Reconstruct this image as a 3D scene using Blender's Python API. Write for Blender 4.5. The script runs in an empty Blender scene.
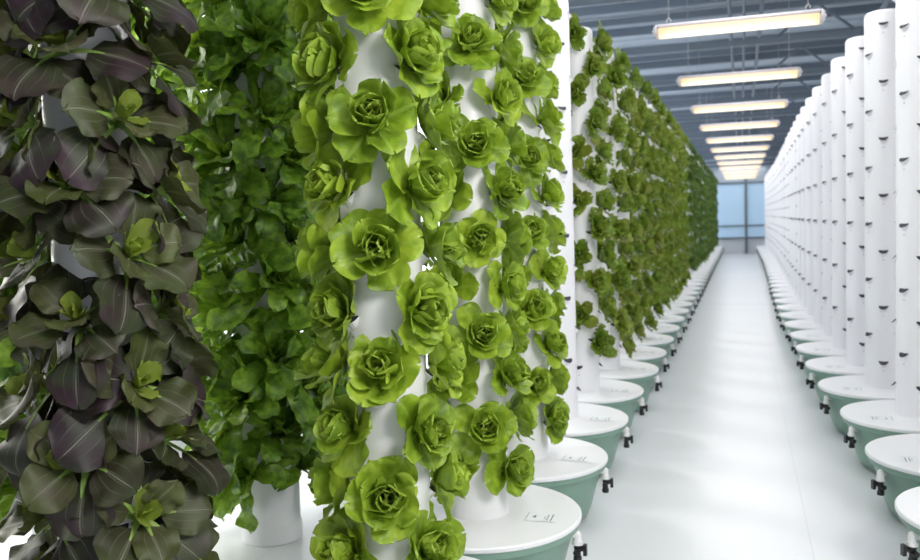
import bpy, bmesh, math, random
from mathutils import Vector, Matrix, Euler
random.seed(7)
S = bpy.context.scene
COL = S.collection
PI = math.pi
# ------------------------------------------------------------------ survey (metres, camera at the origin, aisle along +Y)
F_PX, YAW, PITCH, ROLL = 871.47, 0.3135, 0.0654, -0.0322
FLOOR, LIDZ, TOPZ = -1.525, -1.2, 1.308
XL, XR, RLID, RT, STEP, YL0, YR0 = -1.0689, 0.9434, 0.425, 0.1248, 0.8885, 3.406, 3.8169
LEV0, LEVD, NLEV = -1.026, 0.186, 13
YWALL = 35.2
ORD = ['first','second','third','fourth','fifth','sixth','seventh','eighth','ninth','tenth','eleventh','twelfth','thirteenth','fourteenth','fifteenth','sixteenth','seventeenth','eighteenth','nineteenth','twentieth']
def ordn(i):
    if i < 20: return ORD[i]
    if i < 29: return 'twenty-' + ORD[i-20]
    if i == 29: return 'thirtieth'
    return 'thirty-' + ORD[i-30]

# ------------------------------------------------------------------ materials
def mat(name):
    m = bpy.data.materials.new(name); m.use_nodes = True
    nt = m.node_tree; b = nt.nodes['Principled BSDF']
    return m, nt, b
def N(nt, t, **kw):
    n = nt.nodes.new(t)
    for k, v in kw.items():
        if k.startswith('i_'): n.inputs[int(k[2:])].default_value = v
        else: setattr(n, k, v)
    return n
def plain(name, col, rough=.5, metal=0., noise=.0, scale=8., bump=0., spec=.5, emit=None):
    m, nt, b = mat(name)
    b.inputs['Roughness'].default_value = rough; b.inputs['Metallic'].default_value = metal
    b.inputs['Specular IOR Level'].default_value = spec
    b.inputs['Base Color'].default_value = (*col, 1)
    if emit:
        b.inputs['Emission Color'].default_value = (*emit[0], 1); b.inputs['Emission Strength'].default_value = emit[1]
    tc = N(nt, 'ShaderNodeTexCoord'); nz = N(nt, 'ShaderNodeTexNoise'); nz.inputs['Scale'].default_value = scale; nz.inputs['Detail'].default_value = 4
    nt.links.new(tc.outputs['Object'], nz.inputs['Vector'])
    if noise:
        mx = N(nt, 'ShaderNodeMix', data_type='RGBA'); d = [c*(1-noise) for c in col]; u = [min(1, c*(1+noise)) for c in col]
        mx.inputs[6].default_value = (*d, 1); mx.inputs[7].default_value = (*u, 1)
        nt.links.new(nz.outputs['Fac'], mx.inputs[0]); nt.links.new(mx.outputs[2], b.inputs['Base Color'])
    if bump:
        bp = N(nt, 'ShaderNodeBump'); bp.inputs['Strength'].default_value = bump; bp.inputs['Distance'].default_value = .01
        nt.links.new(nz.outputs['Fac'], bp.inputs['Height']); nt.links.new(bp.outputs[0], b.inputs['Normal'])
    return m

def math_node(nt, op, a, b=None, c=None):
    n = nt.nodes.new('ShaderNodeMath'); n.operation = op
    for k, v in enumerate((a, b, c)):
        if v is None: continue
        if isinstance(v, (int, float)): n.inputs[k].default_value = v
        else: nt.links.new(v, n.inputs[k])
    return n.outputs[0]

def leaf_mat(name, base, light, dark, vein, vein_amt=.5, rough=.42, trans=.3, tcol=None, edge=None, edge_amt=0., heart=None, heart_amt=.8, ribw=(.05, .13), latw=.2, fan=False, vk=9., vm=3.4, spec=.4, blotch=None, nscale=26.):
    """leaf colours from the vertex attribute 'leaf': r = along, g = across (0 rib .. 1 margin), b = age (0 outer .. 1 heart)"""
    m, nt, b = mat(name); L = nt.links.new
    at = N(nt, 'ShaderNodeAttribute', attribute_name='leaf')
    sp = N(nt, 'ShaderNodeSeparateColor'); L(at.outputs['Color'], sp.inputs[0])
    t, s, age = sp.outputs[0], sp.outputs[1], sp.outputs[2]
    tc = N(nt, 'ShaderNodeTexCoord'); nz = N(nt, 'ShaderNodeTexNoise'); nz.inputs['Scale'].default_value = nscale; nz.inputs['Detail'].default_value = 3
    L(tc.outputs['Object'], nz.inputs['Vector'])
    oi = N(nt, 'ShaderNodeObjectInfo')
    cr = N(nt, 'ShaderNodeValToRGB'); e = cr.color_ramp.elements
    e[0].position = .3; e[0].color = (*dark, 1); e[1].position = .72; e[1].color = (*light, 1)
    k = e.new(.5); k.color = (*base, 1)
    sh = math_node(nt, 'MULTIPLY_ADD', oi.outputs['Random'], .22, -.11)
    L(math_node(nt, 'ADD', nz.outputs['Fac'], sh), cr.inputs[0])
    col = cr.outputs[0]
    def mix(fac, c, target):
        mx = N(nt, 'ShaderNodeMix', data_type='RGBA'); L(c, mx.inputs[6]); mx.inputs[7].default_value = (*target, 1); L(fac, mx.inputs[0]); return mx.outputs[2]
    if blotch:
        n2 = N(nt, 'ShaderNodeTexNoise'); n2.inputs['Scale'].default_value = 11; L(tc.outputs['Object'], n2.inputs['Vector'])
        r = N(nt, 'ShaderNodeMapRange'); r.inputs[1].default_value = .42; r.inputs[2].default_value = .66
        L(math_node(nt, 'ADD', n2.outputs['Fac'], sh), r.inputs[0])
        col = mix(math_node(nt, 'MULTIPLY', r.outputs[0], blotch[1]), col, blotch[0])
    if edge:
        col = mix(math_node(nt, 'MULTIPLY', math_node(nt, 'POWER', math_node(nt, 'MAXIMUM', s, math_node(nt, 'POWER', t, 3.)), 4.), edge_amt), col, edge)
    if heart:
        col = mix(math_node(nt, 'MULTIPLY', math_node(nt, 'POWER', age, 1.6), heart_amt), col, heart)
    rib = N(nt, 'ShaderNodeMapRange'); rib.inputs[1].default_value = ribw[0]; rib.inputs[2].default_value = ribw[1]; rib.inputs[3].default_value = 1; rib.inputs[4].default_value = 0; L(s, rib.inputs[0])
    wv = math_node(nt, 'ABSOLUTE', math_node(nt, 'SINE', math_node(nt, 'SUBTRACT', math_node(nt, 'MULTIPLY', t, vk), math_node(nt, 'MULTIPLY', s, vm))))
    lv = N(nt, 'ShaderNodeMapRange'); lv.inputs[1].default_value = .0; lv.inputs[2].default_value = latw; lv.inputs[3].default_value = .7; lv.inputs[4].default_value = 0; L(wv, lv.inputs[0])
    if fan:
        nt.links.remove(lv.inputs[0].links[0])
        L(math_node(nt, 'ABSOLUTE', math_node(nt, 'SINE', math_node(nt, 'ADD', math_node(nt, 'MULTIPLY', s, 9.5), math_node(nt, 'MULTIPLY', t, -1.1)))), lv.inputs[0])
        fade = N(nt, 'ShaderNodeMapRange'); fade.inputs[1].default_value = .55; fade.inputs[2].default_value = .95; fade.inputs[3].default_value = 1; fade.inputs[4].default_value = .1; L(t, fade.inputs[0])
    lat = math_node(nt, 'MULTIPLY', math_node(nt, 'MULTIPLY', lv.outputs[0], fade.outputs[0]) if fan else lv.outputs[0], math_node(nt, 'SUBTRACT', 1., math_node(nt, 'POWER', s, 2.)))
    veins = math_node(nt, 'MAXIMUM', rib.outputs[0], lat)
    col = mix(math_node(nt, 'MULTIPLY', veins, vein_amt), col, vein)
    L(col, b.inputs['Base Color'])
    b.inputs['Roughness'].default_value = rough; b.inputs['Specular IOR Level'].default_value = spec
    bp = N(nt, 'ShaderNodeBump'); bp.inputs['Strength'].default_value = .35; bp.inputs['Distance'].default_value = .004
    L(math_node(nt, 'ADD', math_node(nt, 'MULTIPLY', veins, -.7), nz.outputs['Fac']), bp.inputs['Height']); L(bp.outputs[0], b.inputs['Normal'])
    tr = N(nt, 'ShaderNodeBsdfTranslucent')
    if tcol:
        mx = N(nt, 'ShaderNodeMix', data_type='RGBA'); mx.inputs[0].default_value = .6; L(col, mx.inputs[6]); mx.inputs[7].default_value = (*tcol, 1); L(mx.outputs[2], tr.inputs[0])
    else: L(col, tr.inputs[0])
    ms = N(nt, 'ShaderNodeMixShader'); ms.inputs[0].default_value = trans
    L(b.outputs[0], ms.inputs[1]); L(tr.outputs[0], ms.inputs[2]); L(ms.outputs[0], nt.nodes['Material Output'].inputs[0])
    return m

M_WHITE = plain('white_plastic', (.82, .815, .85), .34, noise=.012, scale=3)
M_LID = plain('lid_plastic', (.83, .83, .85), .3, noise=.015, scale=5)
M_POT = plain('sage_green_plastic', (.205, .335, .27), .42, noise=.06, scale=4)
M_BLACK = plain('black_plastic', (.012, .012, .014), .35, noise=.2)
M_PIPE = plain('white_pipe', (.8, .8, .8), .3, noise=.02)
M_HOLE = plain('hole_dark', (.022, .022, .035), .6, noise=.2)
M_DOT = plain('dot_grey', (.42, .42, .46), .6, noise=.1)
M_STICK = plain('sticker_paper', (.80, .82, .84), .45, noise=.02)
M_INK = plain('sticker_ink', (.10, .13, .16), .6, noise=.1)
M_STEEL = plain('painted_steel', (.16, .20, .25), .5, noise=.15, scale=2)
M_WIRE = plain('wire_steel', (.5, .5, .52), .35, metal=.8, noise=.1)
M_HOUSE = plain('lamp_housing', (.72, .70, .78), .35, noise=.03)
M_CAP = plain('lamp_cap', (.62, .60, .64), .2, noise=.05)
M_WALLW = plain('white_wall_paint', (.82, .83, .85), .6, noise=.03, scale=1.5)
M_GREYP = plain('grey_wall_panel', (.60, .63, .67), .6, noise=.04, scale=1.5)
M_FRAME = plain('window_frame_metal', (.13, .17, .21), .5, noise=.1)
M_ALU = plain('white_frame', (.8, .8, .8), .5, noise=.03)

def lamp_mat():
    m, nt, b = mat('lamp_diffuser'); L = nt.links.new
    tc = N(nt, 'ShaderNodeTexCoord'); sx = N(nt, 'ShaderNodeSeparateXYZ'); L(tc.outputs['Object'], sx.inputs[0])
    ex = math_node(nt, 'POWER', math_node(nt, 'DIVIDE', math_node(nt, 'ABSOLUTE', sx.outputs[0]), .56), 10.)
    ey = math_node(nt, 'POWER', math_node(nt, 'DIVIDE', math_node(nt, 'ABSOLUTE', sx.outputs[1]), .064), 9.)
    e = math_node(nt, 'MINIMUM', math_node(nt, 'ADD', ex, ey), 1.)
    mx = N(nt, 'ShaderNodeMix', data_type='RGBA'); mx.inputs[6].default_value = (1, .925, .76, 1); mx.inputs[7].default_value = (1, .68, .36, 1); L(e, mx.inputs[0])
    L(mx.outputs[2], b.inputs['Emission Color']); L(math_node(nt, 'MULTIPLY_ADD', e, -.3, 1.34), b.inputs['Emission Strength'])
    b.inputs['Base Color'].default_value = (.12, .10, .07, 1)
    return m
M_LAMP = lamp_mat()

def floor_mat():
    m, nt, b = mat('glossy_white_floor'); L = nt.links.new
    tc = N(nt, 'ShaderNodeTexCoord'); sx = N(nt, 'ShaderNodeSeparateXYZ'); L(tc.outputs['Object'], sx.inputs[0])
    def line(sock, period, off, w):
        f = math_node(nt, 'FRACT', math_node(nt, 'DIVIDE', math_node(nt, 'ADD', sock, off), period))
        d = math_node(nt, 'ABSOLUTE', math_node(nt, 'SUBTRACT', f, .5))
        return math_node(nt, 'LESS_THAN', d, w/period/2)
    a = line(sx.outputs[0], 1.22, .61-.29+.0, .006); c = line(sx.outputs[1], 12.2, 6.1-15.4, .06)
    seam = math_node(nt, 'MAXIMUM', math_node(nt, 'MULTIPLY', a, .45), c)
    nz = N(nt, 'ShaderNodeTexNoise'); nz.inputs['Scale'].default_value = .8; nz.inputs['Detail'].default_value = 2; L(tc.outputs['Object'], nz.inputs['Vector'])
    mx = N(nt, 'ShaderNodeMix', data_type='RGBA'); mx.inputs[6].default_value = (.70, .715, .755, 1); mx.inputs[7].default_value = (.765, .775, .80, 1); L(nz.outputs['Fac'], mx.inputs[0])
    m2 = N(nt, 'ShaderNodeMix', data_type='RGBA'); L(mx.outputs[2], m2.inputs[6]); m2.inputs[7].default_value = (.45, .47, .5, 1); L(math_node(nt, 'MULTIPLY', seam, .6), m2.inputs[0])
    L(m2.outputs[2], b.inputs['Base Color'])
    r = N(nt, 'ShaderNodeMapRange'); r.inputs[3].default_value = .2; r.inputs[4].default_value = .36; L(nz.outputs['Fac'], r.inputs[0]); b.inputs['Roughness'].default_value = .3
    b.inputs['Specular IOR Level'].default_value = .45
    return m
M_FLOOR = floor_mat()

def ceiling_mat():
    m, nt, b = mat('blue_grey_roof_sheet'); L = nt.links.new
    tc = N(nt, 'ShaderNodeTexCoord'); sx = N(nt, 'ShaderNodeSeparateXYZ'); L(tc.outputs['Object'], sx.inputs[0])
    nz = N(nt, 'ShaderNodeTexNoise'); nz.inputs['Scale'].default_value = .9; nz.inputs['Detail'].default_value = 3; L(tc.outputs['Object'], nz.inputs['Vector'])
    mx = N(nt, 'ShaderNodeMix', data_type='RGBA'); mx.inputs[6].default_value = (.34, .41, .49, 1); mx.inputs[7].default_value = (.45, .52, .60, 1); L(nz.outputs['Fac'], mx.inputs[0])
    L(mx.outputs[2], b.inputs['Base Color']); b.inputs['Roughness'].default_value = .55
    return m
M_CEIL = ceiling_mat()
M_PANE = plain('frosted_blue_pane', (.36, .51, .66), .3, noise=.06, scale=.8, emit=((.45, .66, .88), .26))  # faint emission stands in for daylight coming through the pane
M_GLASS, _nt, _b = mat('clear_glazing')
_g = N(_nt, 'ShaderNodeBsdfTransparent'); _g.inputs[0].default_value = (.97, .98, 1, 1)
_gl = N(_nt, 'ShaderNodeBsdfGlossy'); _gl.inputs['Roughness'].default_value = .05
_ms = N(_nt, 'ShaderNodeMixShader'); _ms.inputs[0].default_value = .06
_nt.links.new(_g.outputs[0], _ms.inputs[1]); _nt.links.new(_gl.outputs[0], _ms.inputs[2]); _nt.links.new(_ms.outputs[0], _nt.nodes['Material Output'].inputs[0])

# butterhead, red-tinged loose leaf, dark loose leaf, pak choi, romaine
M_BUT = leaf_mat('butterhead_leaf', (.215, .345, .018), (.39, .52, .042), (.09, .175, .008), (.42, .58, .12), .3, heart=(.46, .60, .09), heart_amt=.6, edge=(.42, .56, .08), edge_amt=.35, trans=.22, tcol=(.40, .58, .03), nscale=18)
M_OAK = leaf_mat('red_tinged_leaf', (.155, .275, .024), (.28, .42, .04), (.07, .15, .011), (.25, .36, .08), .25, heart=(.27, .38, .05), heart_amt=.5, trans=.3, tcol=(.28, .40, .03), edge=(.30, .34, .06), edge_amt=.35, blotch=((.18, .095, .03), .52))
M_DRK = leaf_mat('dark_loose_leaf', (.085, .155, .018), (.15, .235, .03), (.035, .08, .01), (.1, .2, .06), .2, trans=.2, tcol=(.12, .25, .03))
M_PAK = leaf_mat('purple_leaf', (.027, .0135, .021), (.058, .027, .044), (.013, .016, .009), (.30, .31, .24), .5, rough=.5, trans=.08, tcol=(.28, .33, .03), fan=True, ribw=(.008, .04), latw=.26, vk=9, vm=5.5, spec=.32, heart=(.34, .45, .05), heart_amt=.9, blotch=((.036, .054, .022), .75), nscale=7)
M_STALK = leaf_mat('pale_stalk', (.30, .46, .10), (.42, .56, .17), (.20, .36, .06), (.5, .6, .25), .4, trans=.15)
M_ROM = leaf_mat('romaine_leaf', (.10, .215, .018), (.27, .44, .04), (.024, .07, .007), (.40, .52, .20),   .7, trans=.3, ribw=(.07, .15), latw=.14, tcol=(.40, .60, .04), vk=12, vm=4.5, rough=.36, spec=.5)

# ------------------------------------------------------------------ mesh helpers
def obj(name, bm, mats, parent=None, smooth=True, loc=None):
    me = bpy.data.meshes.new(name); bm.to_mesh(me); bm.free()
    for m in (mats if isinstance(mats, (list, tuple)) else [mats]): me.materials.append(m)
    if smooth:
        for p in me.polygons: p.use_smooth = True
    o = bpy.data.objects.new(name, me); COL.objects.link(o)
    if parent: o.parent = parent
    if loc: o.location = loc
    return o
def inst(name, me, parent=None, loc=(0, 0, 0), rot=None, scale=None):
    o = bpy.data.objects.new(name, me); COL.objects.link(o)
    o.location = loc
    if rot: o.rotation_euler = rot
    if scale: o.scale = scale
    if parent: o.parent = parent
    return o
def thing(name, label, cat, loc=(0, 0, 0), group=None):
    o = bpy.data.objects.new(name, None); COL.objects.link(o); o.location = loc; o.empty_display_size = .1
    return tag(o, label, cat, group)
def tag(o, label, cat, group=None, kind=None):
    if label: o['label'] = label
    if cat: o['category'] = cat
    if group: o['group'] = group
    if kind: o['kind'] = kind
    return o
def struct(o): o['kind'] = 'structure'; return o
def box(bm, c, s, mi=0, rot=None):
    r = bmesh.ops.create_cube(bm, size=1)
    mt = Matrix.Translation(c) @ (rot.to_matrix().to_4x4() if rot else Matrix.Identity(4)) @ Matrix.Diagonal((*s, 1))
    bmesh.ops.transform(bm, matrix=mt, verts=r['verts'])
    for f in {f for v in r['verts'] for f in v.link_faces}: f.material_index = mi
def rod(bm, a, b, r, seg=8, mi=0, r2=None):
    a, b = Vector(a), Vector(b); d = b - a
    c = bmesh.ops.create_cone(bm, cap_ends=True, segments=seg, radius1=r, radius2=r if r2 is None else r2, depth=d.length)
    bmesh.ops.transform(bm, matrix=Matrix.Translation((a+b)/2) @ d.to_track_quat('Z', 'Y').to_matrix().to_4x4(), verts=c['verts'])
    for f in {f for v in c['verts'] for f in v.link_faces}: f.material_index = mi
def lathe(bm, prof, seg=48, mi=0, cap0=True, cap1=True, c=(0, 0)):
    rings = []
    for r, z in prof:
        rings.append([bm.verts.new((c[0]+r*math.cos(2*PI*k/seg), c[1]+r*math.sin(2*PI*k/seg), z)) for k in range(seg)])
    for a, b in zip(rings, rings[1:]):
        for k in range(seg):
            f = bm.faces.new((a[k], a[(k+1) % seg], b[(k+1) % seg], b[k])); f.material_index = mi
    if cap0: bm.faces.new(list(reversed(rings[0]))).material_index = mi
    if cap1: bm.faces.new(rings[-1]).material_index = mi
def tube(bm, pts, r, seg=10, mi=0):
    for a, b in zip(pts, pts[1:]): rod(bm, a, b, r, seg, mi)
    for p in pts[1:-1]:
        s = bmesh.ops.create_icosphere(bm, subdivisions=2, radius=r); bmesh.ops.translate(bm, vec=p, verts=s['verts'])
        for f in {f for v in s['verts'] for f in v.link_faces}: f.material_index = mi

# ------------------------------------------------------------------ leaves
def leaf(bm, lay, rng, az, L, W, a0, bend, cup, ruf, age, base=(0, 0, 0), prof=None, nu=10, nv=8, t0=0., t1=1., twist=0., tip=0., kf=3, ruf2=0.):
    """one blade: az round the axis (+Z), a0 start elevation, bend = added elevation towards the tip (radians)"""
    side = Vector((-math.sin(az), math.cos(az), 0)); out = Vector((math.cos(az), math.sin(az), 0)); up = Vector((0, 0, 1))
    p = Vector(base); grid = []; ph = rng.uniform(0, 6.28); ph2 = rng.uniform(0, 6.28); n0 = 60
    dt = 1/n0; pts = []
    for i in range(n0+1):
        t = i/n0; ang = a0 + bend*t + tip*max(0, t-.6)**2*6
        d = out*math.cos(ang) + up*math.sin(ang); nrm = up*math.cos(ang) - out*math.sin(ang)
        pts.append((p.copy(), d, nrm)); p = p + d*L*dt
    for i in range(nu+1):
        t = t0 + (t1-t0)*(1-(1-i/nu)**1.7); c, d, nrm = pts[min(n0, int(round(t*n0)))]
        w = W*prof(t); row = []
        tw = twist*t
        sd = side*math.cos(tw) + nrm*math.sin(tw); nn = nrm*math.cos(tw) - side*math.sin(tw)
        for j in range(nv+1):
            s = -1 + 2*j/nv; a = abs(s)
            off = cup*w*a**2.1 + ruf*a**2*math.sin(kf*2*PI*t + ph + (1.3 if s > 0 else 0)) * min(1, w/W*1.3)
            off += ruf2*math.sin(5.1*s*1.5+ph2)*math.sin(7.*t+ph)
            lon = ruf*.8*math.sin(4.2*s+ph2)*t**3
            q = c + sd*(s*w) + nn*off + d*lon
            v = bm.verts.new(q); v[lay] = (t, a, age, 1); row.append(v)
        grid.append(row)
    for a, b in zip(grid, grid[1:]):
        for j in range(nv): bm.faces.new((a[j], a[j+1], b[j+1], b[j]))
def spoon(t): return max(.0, (.13*(1-t)+t**.75)*math.sqrt(max(0.002, 1-t**4.5)))*1.12 if t < 1 else .09
def oval(t):
    t = max(0., min(1, t)); return max(.05, math.sqrt(max(0, 1-(2*min(1, t**1.1)-1)**2)))
def stalk(t): return .22 + .10*(1-t)
def romaine(t): return max(.07, (.2+.9*t**1.3)*math.sqrt(max(0.004, 1-t**6)))*(1+.07*math.sin(31*t))
def new_leaf_bm():
    bm = bmesh.new(); lay = bm.verts.layers.float_color.new('leaf'); return bm, lay
GA = 2.39996
def leaf_mesh(name, bm, m):
    me = bpy.data.meshes.new(name); bmesh.ops.remove_doubles(bm, verts=bm.verts, dist=1e-6); bm.to_mesh(me); bm.free(); me.materials.append(m)
    for p in me.polygons: p.use_smooth = True
    return me
def lerp(a, b, f): return a + (b-a)*f
def butterhead(seed):
    rng = random.Random(seed)
    bm, lay = new_leaf_bm(); n = 11
    for i in range(n):
        f = i/(n-1); az = i*GA + rng.uniform(-.25, .25)
        leaf(bm, lay, rng, az, lerp(.148, .10, f)*rng.uniform(.9, 1.08), lerp(.082, .068, f)*rng.uniform(.85, 1.12), lerp(.12, .85, f)+rng.uniform(-.2, .2), lerp(.05, 1.0, f)+rng.uniform(-.15, .2), lerp(.2, .5, f), lerp(.009, .008, f), f*.45, (0, 0, lerp(0, .018, f)), spoon, 13, 10, twist=rng.uniform(-.3, .3), tip=lerp(-.9, -.5, f)*rng.uniform(.4, 1.3), kf=rng.choice((1.4, 2, 2.5)), ruf2=.0035)
    a = leaf_mesh('outer_leaves', bm, M_BUT)
    bm, lay = new_leaf_bm(); n = 8
    for i in range(n):
        f = i/(n-1); az = i*GA + rng.uniform(-.3, .3)
        leaf(bm, lay, rng, az, lerp(.105, .062, f), lerp(.060, .042, f)*rng.uniform(.9, 1.1), lerp(.72, 1.12, f), lerp(.95, 1.15, f)+rng.uniform(-.25, .25), lerp(.45, .6, f), .007, lerp(.45, 1, f), (0, 0, .02+.012*f), spoon, 9, 7, twist=rng.uniform(-.4, .4), kf=2.5, tip=rng.uniform(-1.2, -.2))
    return a, leaf_mesh('heart', bm, M_BUT)
def looseleaf(seed, m, name):
    rng = random.Random(seed); bm, lay = new_leaf_bm(); n = 17
    for i in range(n):
        f = i/(n-1); az = i*GA + rng.uniform(-.3, .3)
        leaf(bm, lay, rng, az, lerp(.135, .06, f)*rng.uniform(.88, 1.1), lerp(.058, .032, f), lerp(.2, 1.25, f)+rng.uniform(-.12, .12), lerp(.3, .7, f), lerp(.2, .5, f), lerp(.017, .011, f), f, (0, 0, .016*f), spoon, 9, 7, twist=rng.uniform(-.4, .4), kf=rng.choice((3.2, 4.1)), tip=rng.uniform(-1, 0))
    return leaf_mesh(name, bm, m)
def pakchoi(seed):
    rng = random.Random(seed); bm, lay = new_leaf_bm(); b2, l2 = new_leaf_bm(); b3, l3 = new_leaf_bm(); n = 9
    for i in range(n):
        f = i/(n-1); az = i*GA + rng.uniform(-.25, .25); Lt = lerp(.215, .13, f)*rng.uniform(.9, 1.1); W = lerp(.086, .052, f)*rng.uniform(.92, 1.12)
        a0 = lerp(.25, 1.05, f)+rng.uniform(-.1, .1); bd = lerp(-.75, -.35, f)+rng.uniform(-.2, .2); tw = rng.uniform(-.35, .35)
        kw = dict(twist=tw, tip=rng.uniform(-1.0, -.1)); st = rng.getstate()
        # blade starts a third of the way up the stalk
        leaf(bm, lay, rng, az, Lt, W, a0, bd, -.06+.2*f, .009, f*.3, (0, 0, .015*f), lambda t: oval((t-.30)/.70), 14, 10, t0=.30, **kw); rng.setstate(st)
        leaf(b2, l2, rng, az, Lt, .024, a0, bd, .35, 0, f, (0, 0, .015*f+.001), stalk if False else (lambda t: max(.08, .55-.9*t)), 7, 4, t0=0., t1=.5, **kw)
    for i in range(5):
        f = i/4; az = i*GA+1
        leaf(b3, l3, rng, az, lerp(.095, .055, f), lerp(.036, .02, f), lerp(.85, 1.3, f), lerp(.1, .5, f), .35, .004, lerp(.75, 1, f), (0, 0, .02), spoon, 8, 6)
    return leaf_mesh('leaf_blades', bm, M_PAK), leaf_mesh('stalks', b2, M_STALK), leaf_mesh('heart', b3, M_PAK)
def romaine_plant(seed):
    rng = random.Random(seed); bm, lay = new_leaf_bm(); b2, l2 = new_leaf_bm(); n = 14
    for i in range(n):
        f = i/(n-1); az = i*GA + rng.uniform(-.3, .3)
        leaf(bm, lay, rng, az, lerp(.33, .2, f)*rng.uniform(.8, 1.1), lerp(.064, .05, f)*rng.uniform(.9, 1.15), lerp(.4, 1.1, f)+rng.uniform(-.15, .15), lerp(-.6, -.1, f)+rng.uniform(-.35, .35), lerp(.12, .35, f), .015, f*.5, (0, 0, .01*f), romaine, 12, 7, twist=rng.uniform(-.5, .5), tip=rng.uniform(-1.6, .1), kf=rng.choice((2.5, 3.5)), ruf2=.005)
    for i in range(4):
        f = i/3; leaf(b2, l2, rng, i*GA+.5, lerp(.13, .09, f), .03, lerp(1.1, 1.4, f), .2, .4, .006, .8, (0, 0, .015), romaine, 9, 6)
    return leaf_mesh('outer_leaves', bm, M_ROM), leaf_mesh('heart', b2, M_ROM)

BUT = [butterhead(s) for s in (11, 23, 37, 41, 59, 67)]
OAK = [looseleaf(s, M_OAK, 'leaves') for s in (3, 5, 8, 13, 17)]
DRK = [looseleaf(s, M_DRK, 'leaves') for s in (21, 22, 24)]
PAK = [pakchoi(s) for s in (2, 4, 6, 9, 12)]
ROM = [romaine_plant(s) for s in (31, 33, 35, 38, 40)]

def plant_rot(az, tilt, roll):
    """+Z of the rosette points outwards at azimuth az, raised by tilt"""
    d = Vector((math.cos(az)*math.cos(tilt), math.sin(az)*math.cos(tilt), math.sin(tilt)))
    return (d.to_track_quat('Z', 'Y').to_matrix() @ Matrix.Rotation(roll, 3, 'Z')).to_euler()
def plant(name, meshes, label, cat, group, at_, az, tilt, scale, rng, parts=('heart',)):
    o = inst(name, meshes[0], None, at_, plant_rot(az, tilt, rng.uniform(0, 6.28)), (scale,)*3)
    tag(o, label, cat, group)
    for pn, me in zip(parts, meshes[1:]): inst(pn, me, o)
    return o

# ------------------------------------------------------------------ column, tub, ports
def port_bm(bm, x0=RT, c=(0, 0), rot=0., z=0.):
    K = 10; hw = .030; pr = .020; zt = .012; dz = .024
    def P(x, y, zz):
        return bm.verts.new((c[0]+x*math.cos(rot)-y*math.sin(rot), c[1]+x*math.sin(rot)+y*math.cos(rot), zz+z))
    def wall(y): return math.sqrt(max(0, x0*x0-y*y))
    rim, low = [], []
    for k in range(K+1):
        a = PI*k/K; y = hw*math.cos(a); s = math.sin(a)
        rim.append(P(wall(y)+.002+pr*s, y, zt-dz*s)); low.append(P(wall(y*.8)-.001, y*.8, zt-.012-.034*s))
    f = bm.faces.new(rim); f.material_index = 1
    for k in range(K):
        q = bm.faces.new((rim[k], low[k], low[k+1], rim[k+1])); q.material_index = 0
    # small drain dot under the lip
    d = [P(wall(0)+.0012, .0045*math.cos(2*PI*k/8), -.054+.0045*math.sin(2*PI*k/8)) for k in range(8)]
    bm.faces.new(d).material_index = 2
_b = bmesh.new(); port_bm(_b)
_o = obj('planting_port', _b, [M_WHITE, M_HOLE, M_DOT], smooth=False); PORT = _o.data; bpy.data.objects.remove(_o)
COLPROF = [(RT, LIDZ-.004), (RT, TOPZ-.03), (RT-.004, TOPZ-.016), (RT-.014, TOPZ-.006), (RT-.03, TOPZ-.001), (.03, TOPZ+.002)]
def ports_for(facing, off=0.):
    out = []
    for l in range(NLEV):
        for q in range(4):
            az = q*PI/2 + (PI/4 if l % 2 else 0) + off
            if facing(az): out.append((l, az, LEV0+l*LEVD))
    return out
def vis(x, y, lim=-.2):
    ca = math.atan2(-y, -x)
    return lambda az: math.cos(az-ca) > lim
def mk_mesh(name, fn, mats, smooth=True):
    b = bmesh.new(); fn(b); o = obj(name, b, mats, smooth=smooth); me = o.data; bpy.data.objects.remove(o); return me
def autosm(me, deg=35):
    b = bmesh.new(); b.from_mesh(me)
    for e in b.edges:
        if len(e.link_faces) == 2 and e.calc_face_angle(0) > math.radians(deg): e.smooth = False
    b.to_mesh(me); b.free()
COLUMN = mk_mesh('column', lambda b: lathe(b, COLPROF, 48), M_WHITE); autosm(COLUMN)
def col_far(sx):
    def fn(b):
        lathe(b, COLPROF, 24)
        for l, az, z in ports_for(lambda a: math.cos(a-(PI if sx > 0 else 0)) > .5 or abs(math.cos(a-1.5*PI)) > .9 and math.sin(a) < 0): port_bm(b, rot=az, z=z)
    return fn
COLFAR_R = mk_mesh('column', col_far(1), [M_WHITE, M_HOLE, M_DOT]); autosm(COLFAR_R)
LID = mk_mesh('lid', lambda b: lathe(b, [(.405, LIDZ-.024), (RLID-.006, LIDZ-.024), (RLID, LIDZ-.018), (RLID, LIDZ-.006), (RLID-.005, LIDZ-.001), (RLID-.02, LIDZ), (.11, LIDZ)], 72), M_LID); autosm(LID)
POT = mk_mesh('reservoir', lambda b: lathe(b, [(.25, FLOOR+.004), (.285, FLOOR+.008), (.318, FLOOR+.03), (.338, FLOOR+.075), (.372, FLOOR+.2), (.392, LIDZ-.06), (.396, LIDZ-.055), (.412, LIDZ-.05), (.414, LIDZ-.024)], 64), M_POT); autosm(POT, 50)
def pipe_fn(b):
    tube(b, [(.378, 0, LIDZ-.066), (.412, 0, LIDZ-.066), (.412, 0, LIDZ-.106)], .0175, 12)
    rod(b, (.412, 0, LIDZ-.09), (.412, 0, LIDZ-.106), .022, 12)
PIPE = mk_mesh('outlet_elbow', pipe_fn, M_PIPE); autosm(PIPE)
def tap_fn(b):
    x, z = .412, LIDZ
    rod(b, (x, 0, z-.105), (x, 0, z-.172), .0135, 10); rod(b, (x, -.006, z-.128), (x+.03, -.006, z-.116), .011, 8)
    box(b, (x+.033, -.006, z-.124), (.014, .022, .044)); rod(b, (x, -.032, z-.132), (x, .032, z-.132), .012, 8)
    rod(b, (x, 0, z-.156), (x, 0, z-.175), .017, 10)
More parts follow.
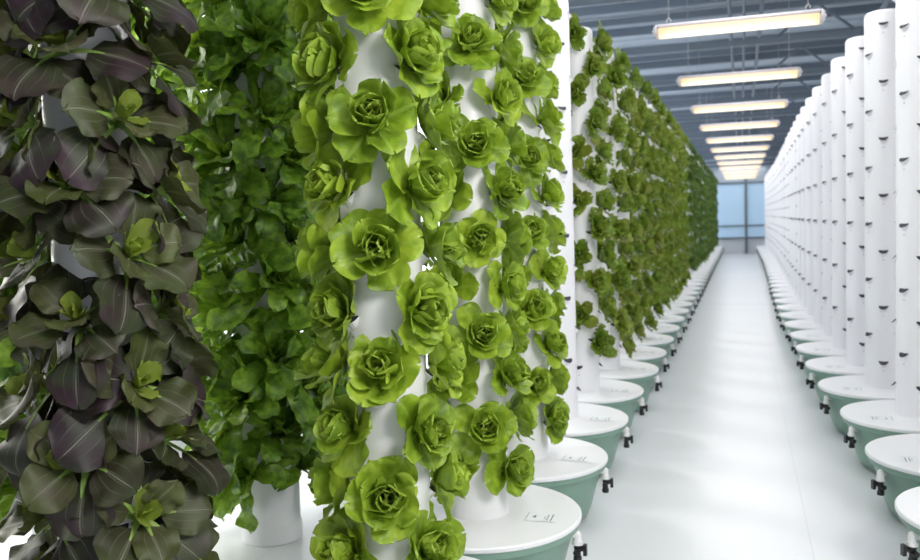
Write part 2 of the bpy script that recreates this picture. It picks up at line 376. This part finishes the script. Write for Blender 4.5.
TAP = mk_mesh('tap', tap_fn, M_BLACK); autosm(TAP)
def stick_fn(b):   # flat label, printed lines along one side (too small in the photograph to read)
    z = LIDZ+.0012; w, d = .062, .05
    f = b.faces.new([b.verts.new(p) for p in ((-w, -d, z), (w, -d, z), (w, d, z), (-w, d, z))])
    def bar(x0, y0, x1, y1):
        f = b.faces.new([b.verts.new(p) for p in ((x0, y0, z+.0008), (x1, y0, z+.0008), (x1, y1, z+.0008), (x0, y1, z+.0008))]); f.material_index = 1
    bar(.040, -.036, .044, .040)
    for k, (a, c) in enumerate(((-.03, -.012), (-.006, .006), (.012, .03))): bar(.022, a, .027, c)
    for k, (a, c) in enumerate(((-.02, .0), (.006, .012))): bar(.012, a, .015, c)
    bar(-.036, -.006, -.024, .012); bar(-.030, .008, -.026, .020)
    bar(-w, -d, -w+.002, d); bar(-w, -d, w, -d+.0016)
STICK = mk_mesh('label_sticker', stick_fn, [M_STICK, M_INK], smooth=False)

def tower(name, x, y, label, group, side, near, column_mesh=None, portset=None, rng=None):
    t = thing(name, label, 'growing tower', (x, y, 0), group)
    inst('column', column_mesh or COLUMN, t)
    ld = inst('lid', LID, t); inst('reservoir', POT, t)
    aim = (PI+.38) if side > 0 else .0
    aim += rng.uniform(-.05, .05)
    pp = inst('outlet_elbow', PIPE, t, rot=(0, 0, aim)); inst('tap', TAP, pp, rot=(0, 0, 0))
    if near:
        sa = (PI+.60) if side > 0 else -.10
        inst('label_sticker', STICK, ld, (math.cos(sa)*.275, math.sin(sa)*.275, 0), (0, 0, rng.uniform(-.06, .06) + (PI if side > 0 else 0)))
    for l, az, z in portset or ():
        inst('planting_port', PORT, t, (0, 0, z), (0, 0, az))
    return t

rngT = random.Random(99)
RDX = [.064, .062, .034, -.022, -.046, -.068, -.072, -.09, -.10, -.10, -.10]
def RIGHTDX(i): return RDX[i] if i <= 10 else -.10*max(0., 1-(i-10)/12)+random.Random(i).uniform(-.008, .008)
# right-hand row: bare columns
for i in range(35):
    y = YR0 + i*STEP
    if y > YWALL-.6: break
    near = i < 13
    tower('growing_tower', XR + RIGHTDX(i), y, f'bare white column on a green tub, {ordn(i)} from the camera in the unplanted row', 'bare white towers across the aisle', 1, near,
          COLUMN if near else COLFAR_R, ports_for(vis(XR, y, .0), math.radians({2: -4, 3: -12}.get(i, rngT.uniform(-14, -4)))) if near else None, rngT)
# left-hand row
OFF = {-1: math.radians(-28), 0: math.radians(-18), 1: math.radians(-12)}
LEFTDX = {0: .015, 1: -.007, 2: -.012, 3: -.015, 4: .01}
def left_kind(i):
    if i <= 1: return 'butterhead'
    if i == 2: return 'bare'
    if i <= 13: return 'oak'
    if i <= 14: return 'bare'
    return 'dark'
desc = {'butterhead': 'white column of green butterheads', 'bare': 'bare white column', 'oak': 'white column of red-tinged lettuce', 'dark': 'white column of dark green lettuce'}
LEFT = []
for i in range(-1, 36):
    y = YL0 + i*STEP
    if y > YWALL-.6: break
    k = left_kind(i); x = XL + LEFTDX.get(i, 0)
    near = i < 10
    ps = ports_for(vis(x, y, .0), OFF.get(i, 0.)) if i <= 4 else None
    tower('planted_tower' if k != 'bare' else 'growing_tower', x, y, f'{desc[k]}, {ordn(i+1)} from the camera in the planted row', 'towers of the planted row beside the aisle', -1, near, COLUMN, ps, rngT)
    LEFT.append((i, k, x, y))

def where(az):
    a = math.degrees(az) % 360
    return {0: 'facing the aisle', 45: 'on the far aisle side', 90: 'on the far side', 135: 'on the far wall side', 180: 'on the wall side', 225: 'on the near wall side', 270: 'on the near side', 315: 'on the near aisle side'}[int(round(a/45)*45) % 360]
rngP = random.Random(5)
n_oak = n_dark = 0; oakcol = darkcol = 0
cn = {-1: 'nearest', 0: 'second', 1: 'third'}
for i, k, x, y in LEFT:
    if k == 'butterhead':
        for l, az, z in ports_for(vis(x, y, -.42), OFF[i]):
            me = BUT[rngP.randrange(len(BUT))]; s = rngP.uniform(.97, 1.12) if i < 0 else rngP.uniform(.84, 1.0)
            px = Vector((x+math.cos(az)*(RT+.008), y+math.sin(az)*(RT+.008), z+.022))
            plant('butterhead_lettuce', me, f'bright green butterhead {where(az)} of the {cn[i]} butterhead column, ring {l+1}', 'lettuce', 'butterhead lettuces on the front columns', px, az+rngP.uniform(-.12, .12), rngP.uniform(.1, .5), s, rngP)
    elif k == 'oak':
        oakcol += 1
        def see(az, i=i):
            a = int(round(math.degrees(az))) % 360
            return a in ((0, 45, 315, 270, 225) if i <= 4 else (0, 45, 315, 270) if i <= 7 else (0, 45, 315))
        for l, az, z in (ports_for(vis(x, y, -.3), math.radians(6)) if i <= 5 else ports_for(see)):
            if i == 3 and l == 0: continue
            s = rngP.uniform(.98, 1.2) + (.08 if i > 5 else 0)
            px = (x+math.cos(az)*(RT+.02), y+math.sin(az)*(RT+.02), z+.012+rngP.uniform(-.03, .03))
            plant('loose_leaf_lettuce', [OAK[rngP.randrange(len(OAK))]], f'red-tinged loose-leaf lettuce {where(az)} of the {ordn(oakcol-1)} mottled column, ring {l+1}', 'lettuce', 'red-tinged loose-leaf lettuces', px, az+rngP.uniform(-.15, .15), rngP.uniform(.1, .4), s, rngP); n_oak += 1
    elif k == 'dark':
        darkcol += 1
        for l, az, z in ports_for(lambda a: int(round(math.degrees(a))) % 360 in (0, 315)):
            px = (x+math.cos(az)*(RT+.02), y+math.sin(az)*(RT+.02), z+.012+rngP.uniform(-.05, .05))
            plant('dark_green_lettuce', [DRK[rngP.randrange(len(DRK))]], f'dark green lettuce {where(az)} of the {ordn(darkcol-1)} dark column, ring {l+1}', 'lettuce', 'dark green lettuces far down the row', px, az+rngP.uniform(-.15, .15), rngP.uniform(.1, .4), rngP.uniform(1.0, 1.2), rngP); n_dark += 1

# second row, standing on the floor: pak choi and romaine columns
def floor_tower(x, y, label, r=RT):
    t = thing('planted_tower', label, 'growing tower', (x, y, 0), 'planted towers standing on the floor')
    b = bmesh.new(); lathe(b, [(r, FLOOR+.06)] + [(r-RT+a, z) for a, z in COLPROF[1:]], 48); c = obj('column', b, M_WHITE, t); autosm(c.data)
    b = bmesh.new(); lathe(b, [(r+.006, FLOOR+.002), (r+.006, FLOOR+.075), (r+.001, FLOOR+.085), (r, FLOOR+.09)], 48, cap1=False); c = obj('base_collar', b, M_WHITE, t); autosm(c.data)
    for l, az, z in ports_for(vis(x, y, .0)): inst('planting_port', PORT, t, ((r-RT)*math.cos(az), (r-RT)*math.sin(az), z), (0, 0, az))
    return t
PX, PY = -1.79, 2.10
floor_tower(PX, PY, 'white column clad in dark purple pak choi, nearest the camera at the photo edge')
rngK = random.Random(17)
for l, az, z in ports_for(vis(PX, PY, -.75)):
    az2 = az+.35
    px = (PX+math.cos(az2)*(RT+.02), PY+math.sin(az2)*(RT+.02), z+.03)
    plant('purple_pak_choi', PAK[rngK.randrange(len(PAK))], f'dark purple pak choi {where(az)} of the purple-leaved column, ring {l+1}', 'pak choi', 'purple pak choi on the nearest column', px, az2+rngK.uniform(-.15, .15), rngK.uniform(.35, .75), rngK.uniform(1.06, 1.28), rngK, ('stalks', 'heart'))
RX, RY = -2.235, 3.74
for n, (rx, ry, lim, nm) in enumerate(((RX, RY, -.75, 'nearest'), (-2.30, 4.70, -.2, 'second'), (-2.78, 2.98, -.7, 'leftmost'), (-3.38, 4.55, -.8, 'rearmost'))):
    floor_tower(rx, ry, ['white column buried in romaine, its foot bare on the floor', 'white column of romaine standing behind the nearer romaine column', 'white column of romaine standing behind the purple pak choi column', 'white column of romaine close to the glazed side wall'][n], .142)
    for l, az, z in ports_for(vis(rx, ry, lim)):
        z -= .17 if n == 0 else 0
        px = (rx+math.cos(az)*.16, ry+math.sin(az)*.16, z+.02)
        plant('romaine_lettuce', ROM[rngK.randrange(len(ROM))], f'dark green romaine {where(az)} of the {nm} romaine column, ring {l+1}', 'lettuce', 'romaine lettuces on the floor-standing columns', px, az+rngK.uniform(-.25, .25), rngK.uniform(.3, .95), rngK.uniform(1.02, 1.24), rngK)

# ------------------------------------------------------------------ the shell
XW0, XW1, Y0 = -4.4, 2.5, -2.5
CEILZ = 2.25
def slab(name, c, s, m, parent=None):
    b = bmesh.new(); box(b, c, s); return obj(name, b, m, parent, smooth=False)
b = bmesh.new(); box(b, ((XW0+XW1)/2, (Y0+YWALL)/2, FLOOR-.05), (XW1-XW0+1, YWALL-Y0+1, .1)); struct(obj('floor', b, M_FLOOR, smooth=False))
# ceiling: trapezoid roof sheet with broad ribs across the aisle
b = bmesh.new()
y = Y0; prof = []
while y < YWALL+.3:
    prof += [(y, CEILZ), (y+.42, CEILZ), (y+.46, CEILZ+.05), (y+.54, CEILZ+.05)]; y += .583
rows = [[b.verts.new((x, yy, zz)) for yy, zz in prof] for x in (XW0-.2, XW1+.2)]
for k in range(len(prof)-1): b.faces.new((rows[0][k], rows[0][k+1], rows[1][k+1], rows[1][k]))
struct(obj('ceiling', b, M_CEIL, smooth=False))
struct(slab('wall_right', (XW1+.05, (Y0+YWALL)/2, (FLOOR+CEILZ)/2), (.1, YWALL-Y0, CEILZ-FLOOR+.1), M_WALLW))
struct(slab('wall_front_blocker', ((XW0+XW1)/2, Y0-.05, (FLOOR+CEILZ)/2), (XW1-XW0+.2, .1, CEILZ-FLOOR+.1), M_GREYP))  # unseen wall behind the camera, added to block sky light
# far wall
struct(slab('wall_back', ((XW0+XW1)/2, YWALL+.1, (FLOOR-.92)/2), (XW1-XW0, .1, -.92-FLOOR), M_GREYP))
struct(slab('wall_back_upper', ((XW0+XW1)/2, YWALL+.1, (1.185+CEILZ)/2), (XW1-XW0, .1, CEILZ-1.185+.1), M_CEIL))
n = 1
edges = [-4.4, -3.0, -1.4, .18, 1.6, 2.5]
for a, c in zip(edges, edges[1:]):
    w = thing('window_%d' % n, None, None, ((a+c)/2, YWALL, 0)); struct(w); n += 1
    slab('pane', (0, .06, .13), (c-a-.04, .02, 2.1), M_PANE, w)
    fb = bmesh.new()
    for xx in (-(c-a)/2, (c-a)/2): box(fb, (xx, 0, .13), (.05, .09, 2.16))
    for zz in (-.92, -.46, 1.185): box(fb, (0, 0, zz), (c-a, .07, .06))
    obj('frame', fb, M_FRAME, w, smooth=False)
struct(slab('trim_1', (.18, YWALL-.06, (FLOOR+CEILZ)/2), (.10, .12, CEILZ-FLOOR), M_FRAME))
# glazed side wall behind the second row
b = bmesh.new()
box(b, (XW0, (Y0+YWALL)/2, FLOOR+.12), (.1, YWALL-Y0, .24)); box(b, (XW0, (Y0+YWALL)/2, CEILZ-.15), (.1, YWALL-Y0, .35))
struct(obj('wall_left', b, M_WALLW, smooth=False))
struct(slab('wall_left_blocker', (XW0, (Y0+2.3)/2, (FLOOR+CEILZ)/2), (.12, 2.3-Y0, CEILZ-FLOOR), M_GREYP))  # unseen solid stretch, added to keep window light off the pak choi
yy = 2.3
while yy < YWALL-.1:
    y2 = min(yy+3.3, YWALL); w = thing('window_%d' % n, None, None, (XW0, (yy+y2)/2, 0)); struct(w); n += 1
    slab('pane', (0, 0, (FLOOR+.24+CEILZ-.32)/2), (.012, y2-yy-.05, CEILZ-.32-FLOOR-.24), M_GLASS, w)
    fb = bmesh.new()
    for e in (-(y2-yy)/2, (y2-yy)/2): box(fb, (0, e, (FLOOR+CEILZ)/2), (.08, .07, CEILZ-FLOOR-.3))
    box(fb, (0, 0, .2), (.06, y2-yy, .05)); obj('frame', fb, M_ALU, w, smooth=False)
    yy = y2

# roof steel: trusses across the aisle, pipes along it
LY0, LSTEP, LZ, LX = 6.6063, 2.4848, 1.3548, -.0147
tn = 0
for k in range(-3, 14):
    ty = LY0 + .95 + k*LSTEP
    if ty > YWALL-.3: break
    t = thing('roof_truss', f'blue-grey steel roof truss, {ordn(tn)} from the camera end', 'truss', (0, ty, 0), 'roof trusses across the hall'); t['kind'] = 'structure'; tn += 1
    b = bmesh.new(); box(b, ((XW0+XW1)/2, 0, 1.84), (XW1-XW0, .05, .06)); obj('bottom_chord', b, M_STEEL, t, smooth=False)
    b = bmesh.new(); box(b, ((XW0+XW1)/2, 0, 2.19), (XW1-XW0, .07, .07)); obj('top_chord', b, M_STEEL, t, smooth=False)
    b = bmesh.new(); xx = .35; up = True
    while xx < XW1-.4:
        rod(b, (xx, 0, 1.84 if up else 2.19), (xx+.42, 0, 2.19 if up else 1.84), .016, 6); up = not up; xx += .42
    obj('web', b, M_STEEL, t, smooth=False)
pn = 0
for k in range(-6, 27):
    ty = LY0 + .37 + k*LSTEP/2
    if ty > YWALL-.2: break
    b = bmesh.new(); box(b, ((XW0+XW1)/2, ty, 2.205), (XW1-XW0, .06, .09)); o = obj('roof_purlin', b, M_STEEL, smooth=False); struct(o); pn += 1
for k, (xx, zz, r) in enumerate(((-.09, 2.06, .02), (.05, 2.02, .016), (.22, 2.08, .022), (1.35, 1.98, .03))):
    b = bmesh.new(); rod(b, (xx, Y0, zz), (xx, YWALL, zz), r, 10); o = obj('roof_pipe', b, M_STEEL); struct(o)

# ------------------------------------------------------------------ lamps over the aisle
HL = .571
def dif_fn(b):
    K = 10; prof = [(-.062, .0)] + [(-.062*math.cos(PI*k/K), -.004-.06*math.sin(PI*k/K)**.6) for k in range(K+1)] + [(.062, .0)]
    r0 = [b.verts.new((-HL+.03, a, c)) for a, c in prof]; r1 = [b.verts.new((HL-.03, a, c)) for a, c in prof]
    for j in range(len(prof)-1): b.faces.new((r0[j], r1[j], r1[j+1], r0[j+1]))
    b.faces.new(r0); b.faces.new(list(reversed(r1)))
DIF = mk_mesh('diffuser', dif_fn, M_LAMP)
autosm(DIF)
def house_fn(b):
    box(b, (0, 0, .014), (2*HL-.02, .13, .032)); bmesh.ops.bevel(b, geom=list(b.edges), offset=.012, segments=2, affect='EDGES')
HOUSE = mk_mesh('housing', house_fn, M_HOUSE)
def cap_fn(b):
    box(b, (0, 0, -.014), (.034, .134, .09)); bmesh.ops.bevel(b, geom=list(b.edges), offset=.014, segments=3, affect='EDGES')
    rod(b, (.012, 0, -.01), (.03, 0, -.01), .012, 8)
CAP = mk_mesh('end_cap', cap_fn, M_CAP)
def wire_fn(b):
    rod(b, (0, 0, .075), (0, 0, CEILZ-LZ), .0028, 6); tube(b, [(-.012, 0, .045), (-.014, 0, .066), (0, 0, .08), (.014, 0, .066), (.012, 0, .045)], .003, 6)
WIRE = mk_mesh('hanger_wire', wire_fn, M_WIRE)
for k in range(13):
    ly = LY0 + k*LSTEP
    if ly > YWALL-1: break
    t = thing('hanging_lamp', f'long glowing tube lamp hung over the aisle, {ordn(k)} from the camera', 'lamp', (LX, ly, LZ), 'tube lamps over the aisle')
    inst('housing', HOUSE, t); inst('diffuser', DIF, t)
    for s in (-1, 1):
        inst('end_cap', CAP, t, (s*(HL-.012), 0, 0), (0, 0, 0 if s > 0 else PI)); inst('hanger_wire', WIRE, t, (s*(HL-.10), 0, 0))

# ------------------------------------------------------------------ light
w = bpy.data.worlds.new('World'); S.world = w; w.use_nodes = True
bg = w.node_tree.nodes['Background']; bg.inputs[0].default_value = (.97, .985, 1, 1); bg.inputs[1].default_value = 2.5
def area(name, loc, target, sx, sy, power, col):
    d = bpy.data.lights.new(name, 'AREA'); d.shape = 'RECTANGLE'; d.size = sx; d.size_y = sy; d.energy = power; d.color = col
    o = bpy.data.objects.new(name, d); COL.objects.link(o); o.location = loc
    o.rotation_euler = (Vector(target)-Vector(loc)).to_track_quat('-Z', 'Y').to_euler(); return o
for k in range(4):
    area('overhead_fill', (.05, 4.5+9*k, 1.75), (.05, 4.5+9*k, -2), 1.7, 8.5, 86, (1, .985, .96))  # added unseen fill from above, separate from the hanging tube lamps
sd = bpy.data.lights.new('low_sun', 'SUN'); sd.energy = .8; sd.angle = math.radians(6); sd.color = (1, .95, .84)
so = bpy.data.objects.new('low_sun', sd); COL.objects.link(so); so.rotation_euler = Vector((.86, -.50, -.62)).to_track_quat('-Z', 'Y').to_euler()
area('window_light', (-3.95, 3.1, .9), (-2.1, 3.75, -.1), 1.4, 2.6, 85, (1, .96, .84))  # added fill inside the glazing, backlights the romaine
area('lettuce_key_fill', (2.1, .3, 2.0), (-1.0, 3.0, -.4), 1.6, 1.6, 235, (1, .97, .92))  # added unseen key fill aimed at the front butterhead column

# ------------------------------------------------------------------ camera
cy, sy = math.cos(YAW), math.sin(YAW)
fwd = Vector((-sy*math.cos(PITCH), cy*math.cos(PITCH), -math.sin(PITCH))); r = Vector((cy, sy, 0)); u = r.cross(fwd)
c, s = math.cos(ROLL), math.sin(ROLL); r2 = c*r + s*u; u2 = -s*r + c*u
cam = bpy.data.cameras.new('camera'); co = bpy.data.objects.new('camera', cam); COL.objects.link(co)
mtx = Matrix((r2, u2, -fwd)).transposed().to_4x4(); co.matrix_world = mtx
cam.sensor_width = 36; cam.lens = F_PX/920*36; cam.clip_start = .05; cam.clip_end = 200
cam.dof.use_dof = True; cam.dof.focus_distance = 2.9; cam.dof.aperture_fstop = 3.4
S.camera = co
S.view_settings.view_transform = 'Standard'; S.view_settings.look = 'None'; S.view_settings.exposure = .16
S.cycles.use_denoising = True
S.cycles.max_bounces = 10; S.cycles.transparent_max_bounces = 12
print('oak', n_oak, 'dark', n_dark, 'objects', len(S.objects))
